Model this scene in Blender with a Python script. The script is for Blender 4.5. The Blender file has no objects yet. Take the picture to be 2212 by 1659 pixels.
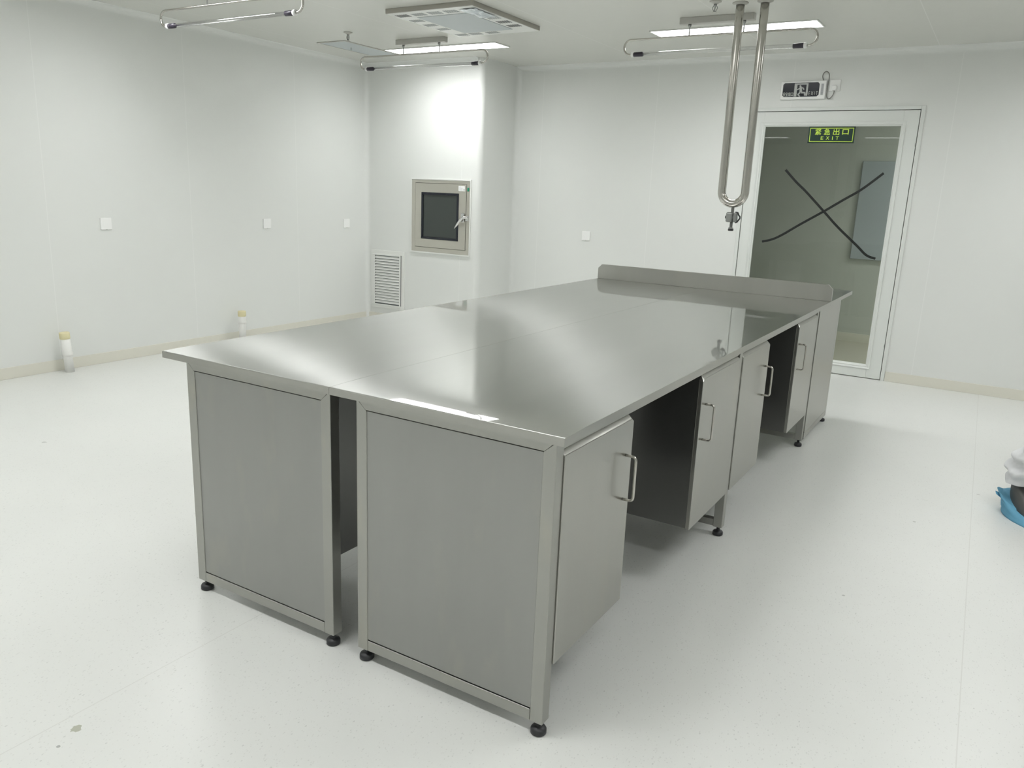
import bpy, bmesh, math, random
from mathutils import Vector, Matrix, noise
random.seed(4)
S = bpy.context.scene
COL = S.collection
PI = math.pi

# ------------------------------------------------------------------ room measures (metres)
XL, XR = -3.406, 5.0          # left / right wall
YB, YF = 5.466, -5.5          # back wall (with the door) / wall behind the camera
XC, YC = -2.0, 4.837          # boxed-out corner pier
HC = 2.578                    # ceiling height

# ------------------------------------------------------------------ mesh builder
class MB:
    def __init__(self):
        self.bm = bmesh.new()
    def _merge(self, bm2, smooth=False):
        for f in bm2.faces:
            f.smooth = smooth
        me = bpy.data.meshes.new('tmp'); bm2.to_mesh(me); bm2.free()
        self.bm.from_mesh(me); bpy.data.meshes.remove(me)
    def box(self, x0, x1, y0, y1, z0, z1, bev=0.0, seg=2):
        b = bmesh.new()
        bmesh.ops.create_cube(b, size=1.0)
        for v in b.verts:
            v.co = Vector(((x0+x1)/2+v.co.x*(x1-x0), (y0+y1)/2+v.co.y*(y1-y0), (z0+z1)/2+v.co.z*(z1-z0)))
        if bev > 0:
            bmesh.ops.bevel(b, geom=b.edges[:], offset=bev, segments=seg, profile=0.5, affect='EDGES')
        self._merge(b); return self
    def prism(self, poly, axis, a0, a1, bev=0.0, seg=2):
        """poly: 2-D points; axis 'x': (y,z), 'y': (x,z), 'z': (x,y)"""
        b = bmesh.new()
        def P(u, v, a):
            return {'x': (a, u, v), 'y': (u, a, v), 'z': (u, v, a)}[axis]
        lo = [b.verts.new(P(u, v, a0)) for u, v in poly]
        hi = [b.verts.new(P(u, v, a1)) for u, v in poly]
        b.faces.new(lo); b.faces.new(hi[::-1])
        n = len(poly)
        for i in range(n):
            b.faces.new((lo[i], hi[i], hi[(i+1) % n], lo[(i+1) % n]))
        bmesh.ops.recalc_face_normals(b, faces=b.faces[:])
        if bev > 0:
            bmesh.ops.bevel(b, geom=b.edges[:], offset=bev, segments=seg, profile=0.5, affect='EDGES')
        self._merge(b); return self
    def rings(self, rings, cap=True, smooth=True, closed=False):
        b = bmesh.new()
        vs = [[b.verts.new(p) for p in r] for r in rings]
        n = len(vs[0]); m = len(vs)
        for i in range(m if closed else m-1):
            A, B = vs[i], vs[(i+1) % m]
            for k in range(n):
                b.faces.new((A[k], A[(k+1) % n], B[(k+1) % n], B[k]))
        caps = []
        if cap and not closed:
            caps = [b.faces.new(vs[0][::-1]), b.faces.new(vs[-1])]
        bmesh.ops.recalc_face_normals(b, faces=b.faces[:])
        for f in b.faces: f.smooth = smooth
        for f in caps: f.smooth = False
        me = bpy.data.meshes.new('tmp'); b.to_mesh(me); b.free()
        self.bm.from_mesh(me); bpy.data.meshes.remove(me)
        return self
    def tube(self, pts, r, n=16, closed=False, cap=True):
        pts = [Vector(p) for p in pts]
        m = len(pts); rr = r if isinstance(r, (list, tuple)) else [r]*m
        T = []
        for i in range(m):
            a = pts[i-1] if (i > 0 or closed) else pts[i]
            c = pts[(i+1) % m] if (i < m-1 or closed) else pts[i]
            T.append((c-a).normalized())
        ref = Vector((0, 0, 1)) if abs(T[0].z) < .9 else Vector((0, 1, 0))
        N = (ref - T[0]*ref.dot(T[0])).normalized()
        out = []
        for i in range(m):
            if i:
                N = (N - T[i]*N.dot(T[i])).normalized()
            Bn = T[i].cross(N)
            out.append([pts[i] + (N*math.cos(2*PI*k/n) + Bn*math.sin(2*PI*k/n))*rr[i] for k in range(n)])
        return self.rings(out, cap=cap, closed=closed)
    def lathe(self, c, prof, n=24, axis='z'):
        """prof: (radius, offset along axis) pairs"""
        out = []
        for r, a in prof:
            ring = []
            for k in range(n):
                t = 2*PI*k/n; u, v = r*math.cos(t), r*math.sin(t)
                ring.append({'z': (c[0]+u, c[1]+v, c[2]+a), 'x': (c[0]+a, c[1]+u, c[2]+v), 'y': (c[0]+u, c[1]+a, c[2]+v)}[axis])
            out.append(ring)
        return self.rings(out)
    def build(self, name, mat, parent=None, loc=None, sharp=False):
        if parent is not None:
            o0 = ORG[parent.name]
        else:
            o0 = Vector(loc) if loc else Vector((0, 0, 0))
        bmesh.ops.translate(self.bm, verts=self.bm.verts[:], vec=-o0)
        me = bpy.data.meshes.new(name); self.bm.to_mesh(me); self.bm.free()
        if mat: me.materials.append(mat)
        o = bpy.data.objects.new(name, me); COL.objects.link(o)
        if parent is not None:
            o.parent = parent
        else:
            o.location = o0
        ORG[o.name] = o0
        return o
ORG = {}

def tag(o, label, cat, group=None, kind=None):
    o['label'] = label; o['category'] = cat
    if group: o['group'] = group
    if kind: o['kind'] = kind
    return o
def thing(name, loc, label, cat, group=None):
    o = bpy.data.objects.new(name, None); COL.objects.link(o)
    o.location = loc; o.empty_display_size = .1
    ORG[o.name] = Vector(loc)
    return tag(o, label, cat, group)
def struct(o):
    o['kind'] = 'structure'; return o
def copy_tree(o, parent=None):
    c = o.copy(); COL.objects.link(c)
    if parent is not None: c.parent = parent
    ORG[c.name] = ORG[o.name]
    for ch in [x for x in bpy.data.objects if x.parent == o]:
        copy_tree(ch, c)
    return c
def arc(c, u, v, r, a0, a1, n=10):
    c, u, v = Vector(c), Vector(u), Vector(v)
    return [c + (u*math.cos(a0+(a1-a0)*i/n) + v*math.sin(a0+(a1-a0)*i/n))*r for i in range(n+1)]

# ------------------------------------------------------------------ materials
def new_mat(name):
    m = bpy.data.materials.new(name); m.use_nodes = True
    nt = m.node_tree
    return m, nt, nt.nodes['Principled BSDF']
def pbsdf(name, col, rough=.5, metal=0.0, spec=.5, coat=0):
    m, nt, b = new_mat(name)
    b.inputs['Base Color'].default_value = (*col, 1)
    b.inputs['Roughness'].default_value = rough
    b.inputs['Metallic'].default_value = metal
    b.inputs['Specular IOR Level'].default_value = spec
    if coat: b.inputs['Coat Weight'].default_value = coat; b.inputs['Coat Roughness'].default_value = .08
    # a little procedural unevenness so no surface is perfectly uniform
    tc = nt.nodes.new('ShaderNodeTexCoord'); nz = nt.nodes.new('ShaderNodeTexNoise')
    nz.inputs['Scale'].default_value = 14
    mr = nt.nodes.new('ShaderNodeMapRange'); mr.inputs[3].default_value = max(.02, rough-.04); mr.inputs[4].default_value = rough+.04
    nt.links.new(tc.outputs['Object'], nz.inputs['Vector']); nt.links.new(nz.outputs['Fac'], mr.inputs[0])
    nt.links.new(mr.outputs[0], b.inputs['Roughness'])
    return m
def math_node(nt, op, a=None, b=None, av=0, bv=0):
    n = nt.nodes.new('ShaderNodeMath'); n.operation = op
    n.inputs[0].default_value = av; n.inputs[1].default_value = bv
    if a is not None: nt.links.new(a, n.inputs[0])
    if b is not None: nt.links.new(b, n.inputs[1])
    return n.outputs[0]
def mixc(nt, fac, a, b):
    n = nt.nodes.new('ShaderNodeMix'); n.data_type = 'RGBA'
    if isinstance(fac, float): n.inputs[0].default_value = fac
    else: nt.links.new(fac, n.inputs[0])
    for i, c in ((6, a), (7, b)):
        if isinstance(c, tuple): n.inputs[i].default_value = (*c, 1)
        else: nt.links.new(c, n.inputs[i])
    return n.outputs[2]

def wall_mat(name, axis, seams, col=(.80, .815, .79)):
    """white coated sandwich panel, with the pale caulk lines of its joints"""
    m, nt, b = new_mat(name)
    g = nt.nodes.new('ShaderNodeNewGeometry'); sx = nt.nodes.new('ShaderNodeSeparateXYZ')
    nt.links.new(g.outputs['Position'], sx.inputs[0])
    p = sx.outputs['XYZ'.index(axis)]
    mask = None
    for s in seams:
        d = math_node(nt, 'ABSOLUTE', math_node(nt, 'SUBTRACT', p, None, 0, s))
        k = math_node(nt, 'LESS_THAN', d, None, 0, .0028)
        mask = k if mask is None else math_node(nt, 'MAXIMUM', mask, k)
    nz = nt.nodes.new('ShaderNodeTexNoise'); nz.inputs['Scale'].default_value = 1.3
    nt.links.new(g.outputs['Position'], nz.inputs['Vector'])
    c = mixc(nt, nz.outputs['Fac'], tuple(x*.985 for x in col), tuple(min(1, x*1.015) for x in col))
    if mask is not None:
        c = mixc(nt, math_node(nt, 'MULTIPLY', mask, None, 0, .32), c, (.93, .94, .92))
    nt.links.new(c, b.inputs['Base Color'])
    b.inputs['Roughness'].default_value = .36
    b.inputs['Specular IOR Level'].default_value = .5
    bp = nt.nodes.new('ShaderNodeBump'); bp.inputs['Strength'].default_value = .05; bp.inputs['Distance'].default_value = .02
    n2 = nt.nodes.new('ShaderNodeTexNoise'); n2.inputs['Scale'].default_value = 4
    nt.links.new(g.outputs['Position'], n2.inputs['Vector']); nt.links.new(n2.outputs['Fac'], bp.inputs['Height'])
    nt.links.new(bp.outputs[0], b.inputs['Normal'])
    return m

def floor_mat():
    m, nt, b = new_mat('speckled_vinyl')
    g = nt.nodes.new('ShaderNodeNewGeometry'); sx = nt.nodes.new('ShaderNodeSeparateXYZ')
    pos = g.outputs['Position']; nt.links.new(pos, sx.inputs[0])
    nz = nt.nodes.new('ShaderNodeTexNoise'); nz.inputs['Scale'].default_value = 1.7; nz.inputs['Detail'].default_value = 4
    nt.links.new(pos, nz.inputs['Vector'])
    c = mixc(nt, nz.outputs['Fac'], (.70, .71, .685), (.75, .76, .735))
    # flakes
    for scale, thr, dark, seed in ((75, .15, (.50, .51, .49), 0), (38, .09, (.42, .43, .41), 7.3), (120, .19, (.56, .565, .54), 3.1)):
        mp = nt.nodes.new('ShaderNodeMapping'); mp.inputs['Location'].default_value = (seed, seed*1.7, 0)
        mp.inputs['Rotation'].default_value = (0, 0, .5); mp.inputs['Scale'].default_value = (1, .62, 1)
        nt.links.new(pos, mp.inputs[0])
        v = nt.nodes.new('ShaderNodeTexVoronoi'); v.inputs['Scale'].default_value = scale
        nt.links.new(mp.outputs[0], v.inputs['Vector'])
        n3 = nt.nodes.new('ShaderNodeTexNoise'); n3.inputs['Scale'].default_value = scale*.35
        nt.links.new(mp.outputs[0], n3.inputs['Vector'])
        lim = math_node(nt, 'MULTIPLY', math_node(nt, 'GREATER_THAN', n3.outputs['Fac'], None, 0, .46), None, 0, thr)
        k = math_node(nt, 'LESS_THAN', v.outputs['Distance'], lim)
        k = math_node(nt, 'MULTIPLY', k, None, 0, .42)
        c = mixc(nt, k, c, dark)
    # welded joints of the sheets
    for s, tilt in ((.40, 0.0), (2.441, -.0195)):
        yy = math_node(nt, 'MULTIPLY', sx.outputs[1], None, 0, tilt)
        d = math_node(nt, 'ABSOLUTE', math_node(nt, 'SUBTRACT', math_node(nt, 'SUBTRACT', sx.outputs[0], None, 0, s), yy))
        k = math_node(nt, 'MULTIPLY', math_node(nt, 'LESS_THAN', d, None, 0, .0017), None, 0, .6)
        c = mixc(nt, k, c, (.60, .60, .57))
    # dried spill and grit marks
    n4 = nt.nodes.new('ShaderNodeTexNoise'); n4.inputs['Scale'].default_value = 60
    nt.links.new(pos, n4.inputs['Vector'])
    for px, py, r, col in ((.456, -.636, .013, (.36, .37, .28)), (.486, -.70, .005, (.3, .31, .3)), (-1.89, .563, .012, (.45, .46, .44)), (2.02, 1.35, .006, (.4, .4, .38)), (2.17, 2.3, .007, (.45, .45, .43)), (2.41, 2.9, .007, (.45, .45, .43))):
        vd = nt.nodes.new('ShaderNodeVectorMath'); vd.operation = 'DISTANCE'
        vd.inputs[1].default_value = (px, py, 0); nt.links.new(pos, vd.inputs[0])
        lim = math_node(nt, 'MULTIPLY', n4.outputs['Fac'], None, 0, r*2)
        k = math_node(nt, 'MULTIPLY', math_node(nt, 'LESS_THAN', vd.outputs['Value'], lim), None, 0, .8)
        c = mixc(nt, k, c, col)
    nt.links.new(c, b.inputs['Base Color'])
    b.inputs['Roughness'].default_value = .3
    b.inputs['Specular IOR Level'].default_value = .5
    return m

def steel(name, col=(.52, .52, .505), rough=.34, aniso=0.0, tangent=(1, 0, 0), mirror=0.0, mrough=.07, stain=.0, wave=0.0, stretch=(1, 1, 1)):
    m, nt, b = new_mat(name)
    g = nt.nodes.new('ShaderNodeNewGeometry'); pos = g.outputs['Position']
    mp = nt.nodes.new('ShaderNodeMapping'); mp.inputs['Scale'].default_value = stretch
    nt.links.new(pos, mp.inputs[0])
    nz = nt.nodes.new('ShaderNodeTexNoise'); nz.inputs['Scale'].default_value = 3; nz.inputs['Detail'].default_value = 3
    nt.links.new(mp.outputs[0], nz.inputs['Vector'])
    c = mixc(nt, nz.outputs['Fac'], tuple(x*.95 for x in col), tuple(x*1.05 for x in col))
    if stain:
        n2 = nt.nodes.new('ShaderNodeTexNoise'); n2.inputs['Scale'].default_value = 4.5; n2.inputs['Detail'].default_value = 5
        m2 = nt.nodes.new('ShaderNodeMapping'); m2.inputs['Scale'].default_value = (2.2, 2.2, .8)
        nt.links.new(pos, m2.inputs[0]); nt.links.new(m2.outputs[0], n2.inputs['Vector'])
        mr = nt.nodes.new('ShaderNodeMapRange'); mr.inputs[1].default_value = .58; mr.inputs[2].default_value = .75; mr.inputs[4].default_value = stain
        nt.links.new(n2.outputs['Fac'], mr.inputs[0])
        c = mixc(nt, mr.outputs[0], c, (.52, .49, .40))
    nt.links.new(c, b.inputs['Base Color'])
    b.inputs['Metallic'].default_value = 1.0
    mr = nt.nodes.new('ShaderNodeMapRange'); mr.inputs[3].default_value = rough*.9; mr.inputs[4].default_value = rough*1.1
    nt.links.new(nz.outputs['Fac'], mr.inputs[0]); nt.links.new(mr.outputs[0], b.inputs['Roughness'])
    cx = nt.nodes.new('ShaderNodeCombineXYZ')
    for i in range(3): cx.inputs[i].default_value = tangent[i]
    if aniso:
        b.inputs['Anisotropic'].default_value = aniso
        nt.links.new(cx.outputs[0], b.inputs['Tangent'])
    bump = None
    if wave:
        n3 = nt.nodes.new('ShaderNodeTexNoise'); n3.inputs['Scale'].default_value = 2.2; n3.inputs['Detail'].default_value = 1
        nt.links.new(pos, n3.inputs['Vector'])
        bump = nt.nodes.new('ShaderNodeBump'); bump.inputs['Strength'].default_value = 1.0; bump.inputs['Distance'].default_value = wave
        nt.links.new(n3.outputs['Fac'], bump.inputs['Height'])
        nt.links.new(bump.outputs[0], b.inputs['Normal'])
    if mirror:
        gl = nt.nodes.new('ShaderNodeBsdfGlossy'); gl.inputs['Roughness'].default_value = mrough
        nt.links.new(c, gl.inputs['Color'])
        if bump: nt.links.new(bump.outputs[0], gl.inputs['Normal'])
        mx = nt.nodes.new('ShaderNodeMixShader'); mx.inputs[0].default_value = mirror
        nt.links.new(b.outputs[0], mx.inputs[1]); nt.links.new(gl.outputs[0], mx.inputs[2])
        nt.links.new(mx.outputs[0], nt.nodes['Material Output'].inputs['Surface'])
    return m

def glass(name, tint=(.9, .93, .9), rough=.0, gloss=1.0, schlick=False):
    m = bpy.data.materials.new(name); m.use_nodes = True; nt = m.node_tree
    nt.nodes.remove(nt.nodes['Principled BSDF'])
    tr = nt.nodes.new('ShaderNodeBsdfTransparent'); tr.inputs['Color'].default_value = (*tint, 1)
    gl = nt.nodes.new('ShaderNodeBsdfGlossy'); gl.inputs['Roughness'].default_value = rough
    fr = nt.nodes.new('ShaderNodeFresnel'); fr.inputs['IOR'].default_value = 1.5
    ge = nt.nodes.new('ShaderNodeNewGeometry')
    f = math_node(nt, 'MULTIPLY', math_node(nt, 'MULTIPLY', fr.outputs[0], None, 0, gloss), math_node(nt, 'SUBTRACT', None, ge.outputs['Backfacing'], 1.0))
    if schlick:
        lw = nt.nodes.new('ShaderNodeLayerWeight'); lw.inputs['Blend'].default_value = .5
        f = math_node(nt, 'ADD', math_node(nt, 'MULTIPLY', math_node(nt, 'POWER', lw.outputs['Facing'], None, 0, 2), None, 0, .85), None, 0, .13)
    mx = nt.nodes.new('ShaderNodeMixShader'); nt.links.new(f, mx.inputs[0])
    nt.links.new(tr.outputs[0], mx.inputs[1]); nt.links.new(gl.outputs[0], mx.inputs[2])
    nt.links.new(mx.outputs[0], nt.nodes['Material Output'].inputs['Surface'])
    return m
def emit(name, col, strength):
    m = bpy.data.materials.new(name); m.use_nodes = True; nt = m.node_tree
    nt.nodes.remove(nt.nodes['Principled BSDF'])
    e = nt.nodes.new('ShaderNodeEmission'); e.inputs['Color'].default_value = (*col, 1); e.inputs['Strength'].default_value = strength
    # the prismatic diffuser throws most of its light straight out and less sideways
    g = nt.nodes.new('ShaderNodeNewGeometry'); d = nt.nodes.new('ShaderNodeVectorMath'); d.operation = 'DOT_PRODUCT'
    nt.links.new(g.outputs['Incoming'], d.inputs[0]); nt.links.new(g.outputs['Normal'], d.inputs[1])
    mr = nt.nodes.new('ShaderNodeMapRange'); mr.inputs[3].default_value = .16*strength; mr.inputs[4].default_value = strength
    nt.links.new(math_node(nt, 'ABSOLUTE', d.outputs['Value']), mr.inputs[0]); nt.links.new(mr.outputs[0], e.inputs['Strength'])
    nt.links.new(e.outputs[0], nt.nodes['Material Output'].inputs['Surface'])
    return m

M = {}
M['wall_x'] = wall_mat('panel_wall_back', 'X', [-.535, .64, 1.845, 3.02, 4.195, -1.71, -2.215])
M['wall_y'] = wall_mat('panel_wall_left', 'Y', [-4.3, -3.135, -1.97, -.805, .36, 1.525, 2.695, 3.86])
M['wall_p'] = wall_mat('panel_plain', 'Z', [])
M['ceil'] = wall_mat('panel_ceiling', 'X', [-.68, .5, 1.68, 2.86, 4.04, -1.86, -3.04], (.70, .705, .66))
for n in M['ceil'].node_tree.nodes:
    if n.type == 'BSDF_PRINCIPLED': n.inputs['Roughness'].default_value = .24
M['floor'] = floor_mat()
M['skirt'] = pbsdf('cream_vinyl_skirting', (.76, .745, .66), .4)
M['white'] = pbsdf('white_plastic', (.93, .935, .92), .35)
M['whitemetal'] = pbsdf('white_coated_metal', (.82, .83, .80), .35)
M['doorwhite'] = pbsdf('door_white_coating', (.77, .795, .765), .35)
M['gap'] = pbsdf('dark_gap', (.06, .06, .055), .7)
M['black'] = pbsdf('black_rubber', (.022, .023, .026), .45)
M['blackplastic'] = pbsdf('black_plastic_cap', (.035, .03, .045), .35)
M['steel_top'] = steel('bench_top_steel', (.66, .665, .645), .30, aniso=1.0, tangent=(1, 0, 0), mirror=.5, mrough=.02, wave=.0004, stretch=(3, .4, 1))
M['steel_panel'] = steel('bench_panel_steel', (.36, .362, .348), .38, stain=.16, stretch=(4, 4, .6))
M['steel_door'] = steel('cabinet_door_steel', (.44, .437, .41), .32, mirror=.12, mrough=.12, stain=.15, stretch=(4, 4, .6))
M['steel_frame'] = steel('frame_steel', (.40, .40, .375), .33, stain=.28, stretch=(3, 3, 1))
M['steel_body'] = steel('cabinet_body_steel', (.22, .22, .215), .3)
M['steel_pipe'] = steel('polished_pipe_steel', (.52, .505, .47), .17, stretch=(1, 1, .1))
M['chrome'] = pbsdf('chrome', (.75, .75, .75), .12, metal=1.0)
M['hatch_steel'] = steel('hatch_steel', (.62, .60, .545), .4, stretch=(1, 1, 3))
M['dullmetal'] = pbsdf('dull_grey_metal', (.33, .34, .33), .4, metal=.8)
M['boxmetal'] = pbsdf('grey_painted_metal', (.50, .495, .46), .4)
M['glass_door'] = glass('door_glass', (.82, .845, .825))
M['glass_tube'] = glass('quartz_tube', (.96, .96, .96), .09, schlick=True)
M['darkglass'] = pbsdf('dark_tinted_glass', (.045, .055, .05), .08, spec=.6)
M['led'] = emit('led_diffuser', (.995, 1.0, .995), 32.0)
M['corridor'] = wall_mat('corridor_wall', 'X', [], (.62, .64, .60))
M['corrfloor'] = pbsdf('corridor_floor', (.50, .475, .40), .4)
M['bluepanel'] = pbsdf('blue_grey_panel', (.47, .515, .55), .5)
M['signblack'] = pbsdf('sign_black', (.012, .014, .022), .18)
M['signgrey'] = pbsdf('sign_silver', (.50, .52, .50), .4)
M['signgreen'] = pbsdf('sign_dark_green', (.012, .04, .028), .3)
M['lime'] = pbsdf('sign_lime', (.62, .86, .10), .5)
M['tape'] = pbsdf('black_tape', (.012, .014, .014), .35)
M['barcode'] = pbsdf('grey_label', (.62, .63, .64), .5)
M['barcode_ink'] = pbsdf('grey_ink', (.36, .37, .39), .5)
M['green'] = pbsdf('green_switch', (.01, .22, .12), .3)
M['film'] = pbsdf('bluish_film_metal', (.54, .58, .59), .5, spec=.4)
M['film2'] = pbsdf('crumpled_film', (.62, .68, .72), .15, spec=.7)
M['slot'] = pbsdf('dark_slot', (.05, .055, .055), .6)
M['slotgrey'] = pbsdf('filmed_slot', (.26, .28, .28), .5)
M['edge'] = pbsdf('taupe_panel_edge', (.40, .385, .34), .45)
M['cordgrey'] = pbsdf('grey_cord', (.22, .215, .20), .5)
M['pvc'] = pbsdf('white_pvc', (.86, .86, .83), .3)
M['masking'] = pbsdf('yellowed_tape', (.80, .74, .46), .6)
M['cloth'] = pbsdf('white_cloth', (.74, .75, .76), .85)
M['blue'] = pbsdf('blue_nonwoven', (.13, .36, .52), .7)
M['shoe'] = pbsdf('dark_grey_shoe', (.085, .085, .08), .55)
M['skin'] = pbsdf('skin', (.55, .36, .26), .5)
M['hair'] = pbsdf('black_hair', (.02, .018, .016), .5)

# ------------------------------------------------------------------ the setting
struct(MB().box(XL-.1, XR+.1, YF-.1, YB+.05, -.1, 0).build('floor', M['floor']))
struct(MB().box(XL-.1, XR+.1, YF-.1, YB+.13, HC, HC+.1).build('ceiling', M['ceil']))
struct(MB().box(XL-.1, XL, YF-.1, YB+.1, 0, HC).build('wall_left', M['wall_y']))
struct(MB().box(XR, XR+.1, YF-.1, YB+.1, 0, HC).build('wall_right', M['wall_y']))
struct(MB().box(XL, XR, YF-.1, YF, 0, HC).build('wall_front', M['wall_x']))
DX0, DX1, DZ = .304, 1.650, 2.160     # clear hole for door and frame
w = MB()
w.box(XC-.1, DX0, YB, YB+.13, 0, HC); w.box(DX1, XR, YB, YB+.13, 0, HC); w.box(DX0, DX1, YB, YB+.13, DZ, HC)
struct(w.build('wall_back', M['wall_x']))
# boxed-out pier in the corner, outer edge rounded
R_ = .05
poly = [(XL, YB+.1), (XL, YC)] + [(XC-R_+R_*math.sin(a), YC+R_-R_*math.cos(a)) for a in [i*PI/2/8 for i in range(9)]] + [(XC, YB+.1)]
pier = MB().prism(poly, 'z', 0, HC)
po = struct(pier.build('wall_pier', M['wall_x']))
# quarter-round coves
def cove(cx, cy, sx, sy, kind, a0, a1, name):
    """concave R50 strip; (cx,cy) is the inner corner, sx,sy point into the room"""
    R = .05
    cur = [(R-R*math.sin(t), R-R*math.cos(t)) for t in [i*PI/2/8 for i in range(9)]]
    pts = [(0, 0)] + cur
    if kind == 'v':
        poly = [(cx+sx*u, cy+sy*v) for u, v in pts]; m = MB().prism(poly, 'z', a0, a1)
    elif kind == 'y':      # runs along y, (cx, z)
        poly = [(cx+sx*u, cy+sy*v) for u, v in pts]; m = MB().prism(poly, 'y', a0, a1)
    else:
        poly = [(cx+sx*u, cy+sy*v) for u, v in pts]; m = MB().prism(poly, 'x', a0, a1)
    return struct(m.build(name, M['wall_p']))
cove(XL, YC, 1, -1, 'v', 0, HC, 'trim_1')
cove(XC, YB, 1, -1, 'v', 0, HC, 'trim_2')
cove(XL, HC, 1, -1, 'y', YF, YC, 'trim_3')
cove(YB, HC, -1, -1, 'x', XC, XR, 'trim_4')
cove(YC, HC, -1, -1, 'x', XL, XC-.05, 'trim_5')
# skirtings
def skirt(name, poly_boxes):
    m = MB()
    for b in poly_boxes: m.box(*b, bev=.0015, seg=1)
    return struct(m.build(name, M['skirt']))
skirt('baseboard_left', [(XL, XL+.006, YF, YC, 0, .081)])
skirt('baseboard_pier', [(XL, XC-.04, YC-.006, YC, 0, .081)])
skirt('baseboard_back', [(XC, DX0-.002, YB-.006, YB, 0, .081), (DX1+.002, XR, YB-.006, YB, 0, .081)])
skirt('baseboard_right', [(XR-.006, XR, YF, YB, 0, .081)])

# corridor behind the glass door
CY = 7.30
struct(MB().box(-1.6, 3.6, CY, CY+.1, 0, HC).build('wall_corridor', M['corridor']))
c2 = MB(); c2.box(-1.7, -1.6, YB+.13, CY+.1, 0, HC); c2.box(3.6, 3.7, YB+.13, CY+.1, 0, HC)
struct(c2.build('wall_corridor_ends', M['corridor']))
struct(MB().box(-1.7, 3.7, YB+.05, CY+.1, -.1, 0).build('floor_corridor', M['corrfloor']))
struct(MB().box(-1.7, 3.7, YB+.13, CY+.1, HC, HC+.1).build('ceiling_corridor', M['corridor']))
struct(MB().box(-1.6, 3.6, CY-.008, CY, 0, .09, bev=.002).build('baseboard_corridor', M['skirt']))
d2 = MB(); d2.box(.985, 1.95, CY-.03, CY, .86, 1.83, bev=.004)  # plain panel added for an unidentified blue-grey shape behind the glass
o = d2.build('corridor_panel_1', M['bluepanel']); struct(o)

# the glazed door: frame, leaf, beads, pane
leaf = MB()
lx0, lx1, lz1 = .336, 1.616, 2.128
gx0, gx1, gz0, gz1 = .452, 1.494, .116, 2.012
ly0, ly1 = YB-.004, YB+.046
leaf.box(lx0, gx0-.012, ly0, ly1, .006, lz1, bev=.002)
leaf.box(gx1+.012, lx1, ly0, ly1, .006, lz1, bev=.002)
leaf.box(gx0-.012, gx1+.012, ly0, ly1, gz1+.012, lz1, bev=.002)
leaf.box(gx0-.012, gx1+.012, ly0, ly1, .006, gz0-.012, bev=.002)
door = struct(leaf.build('door_1', M['doorwhite']))
fr = MB()
fr.box(DX0, lx0-.005, YB-.010, YB+.06, 0, DZ, bev=.002)
fr.box(lx1+.005, DX1, YB-.010, YB+.06, 0, DZ, bev=.002)
fr.box(lx0-.005, lx1+.005, YB-.010, YB+.06, lz1+.005, DZ, bev=.002)
fr.build('door_frame', M['doorwhite'], door)
gp = MB()
gp.box(lx0-.005, lx0, YB+.02, YB+.04, 0, lz1+.005); gp.box(lx1, lx1+.005, YB+.02, YB+.04, 0, lz1+.005); gp.box(lx0-.005, lx1+.005, YB+.02, YB+.04, lz1, lz1+.005)
gp.build('door_seal', M['gap'], door)
bd = MB()   # sloping glazing bead
yo, yi = YB-.004, YB+.014
def bead(poly4): bd.rings([[p[0] for p in poly4], [p[1] for p in poly4]], cap=True, smooth=False)
o_ = (gx0-.034, gx1+.034, gz0-.034, gz1+.034)
def bq(a, b, c, d):
    b_ = bmesh.new(); vs = [b_.verts.new(p) for p in (a, b, c, d)]; b_.faces.new(vs)
    r = bmesh.ops.extrude_face_region(b_, geom=b_.faces[:]); bmesh.ops.translate(b_, verts=[e for e in r['geom'] if isinstance(e, bmesh.types.BMVert)], vec=(0, .012, 0))
    bmesh.ops.recalc_face_normals(b_, faces=b_.faces[:]); bd._merge(b_)
yb0 = YB-.010
bq((o_[0], yb0, o_[2]), (o_[1], yb0, o_[2]), (gx1, yi-.006, gz0), (gx0, yi-.006, gz0))
bq((o_[0], yb0, o_[3]), (gx0, yi-.006, gz1), (gx1, yi-.006, gz1), (o_[1], yb0, o_[3]))
bq((o_[0], yb0, o_[2]), (gx0, yi-.006, gz0), (gx0, yi-.006, gz1), (o_[0], yb0, o_[3]))
bq((o_[1], yb0, o_[2]), (o_[1], yb0, o_[3]), (gx1, yi-.006, gz1), (gx1, yi-.006, gz0))
bd.build('glazing_bead', M['doorwhite'], door)
GY = YB+.014
MB().box(gx0-.01, gx1+.01, GY, GY+.006, gz0-.01, gz1+.01).build('glass_pane', M['glass_door'], door)
for hz in (.29, 1.87):
    MB().lathe((lx1+.0005, YB-.010, hz), [(.003, -.012), (.004, -.01), (.004, .01), (.003, .012)], 10).build('hinge', M['dullmetal'], door)

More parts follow.
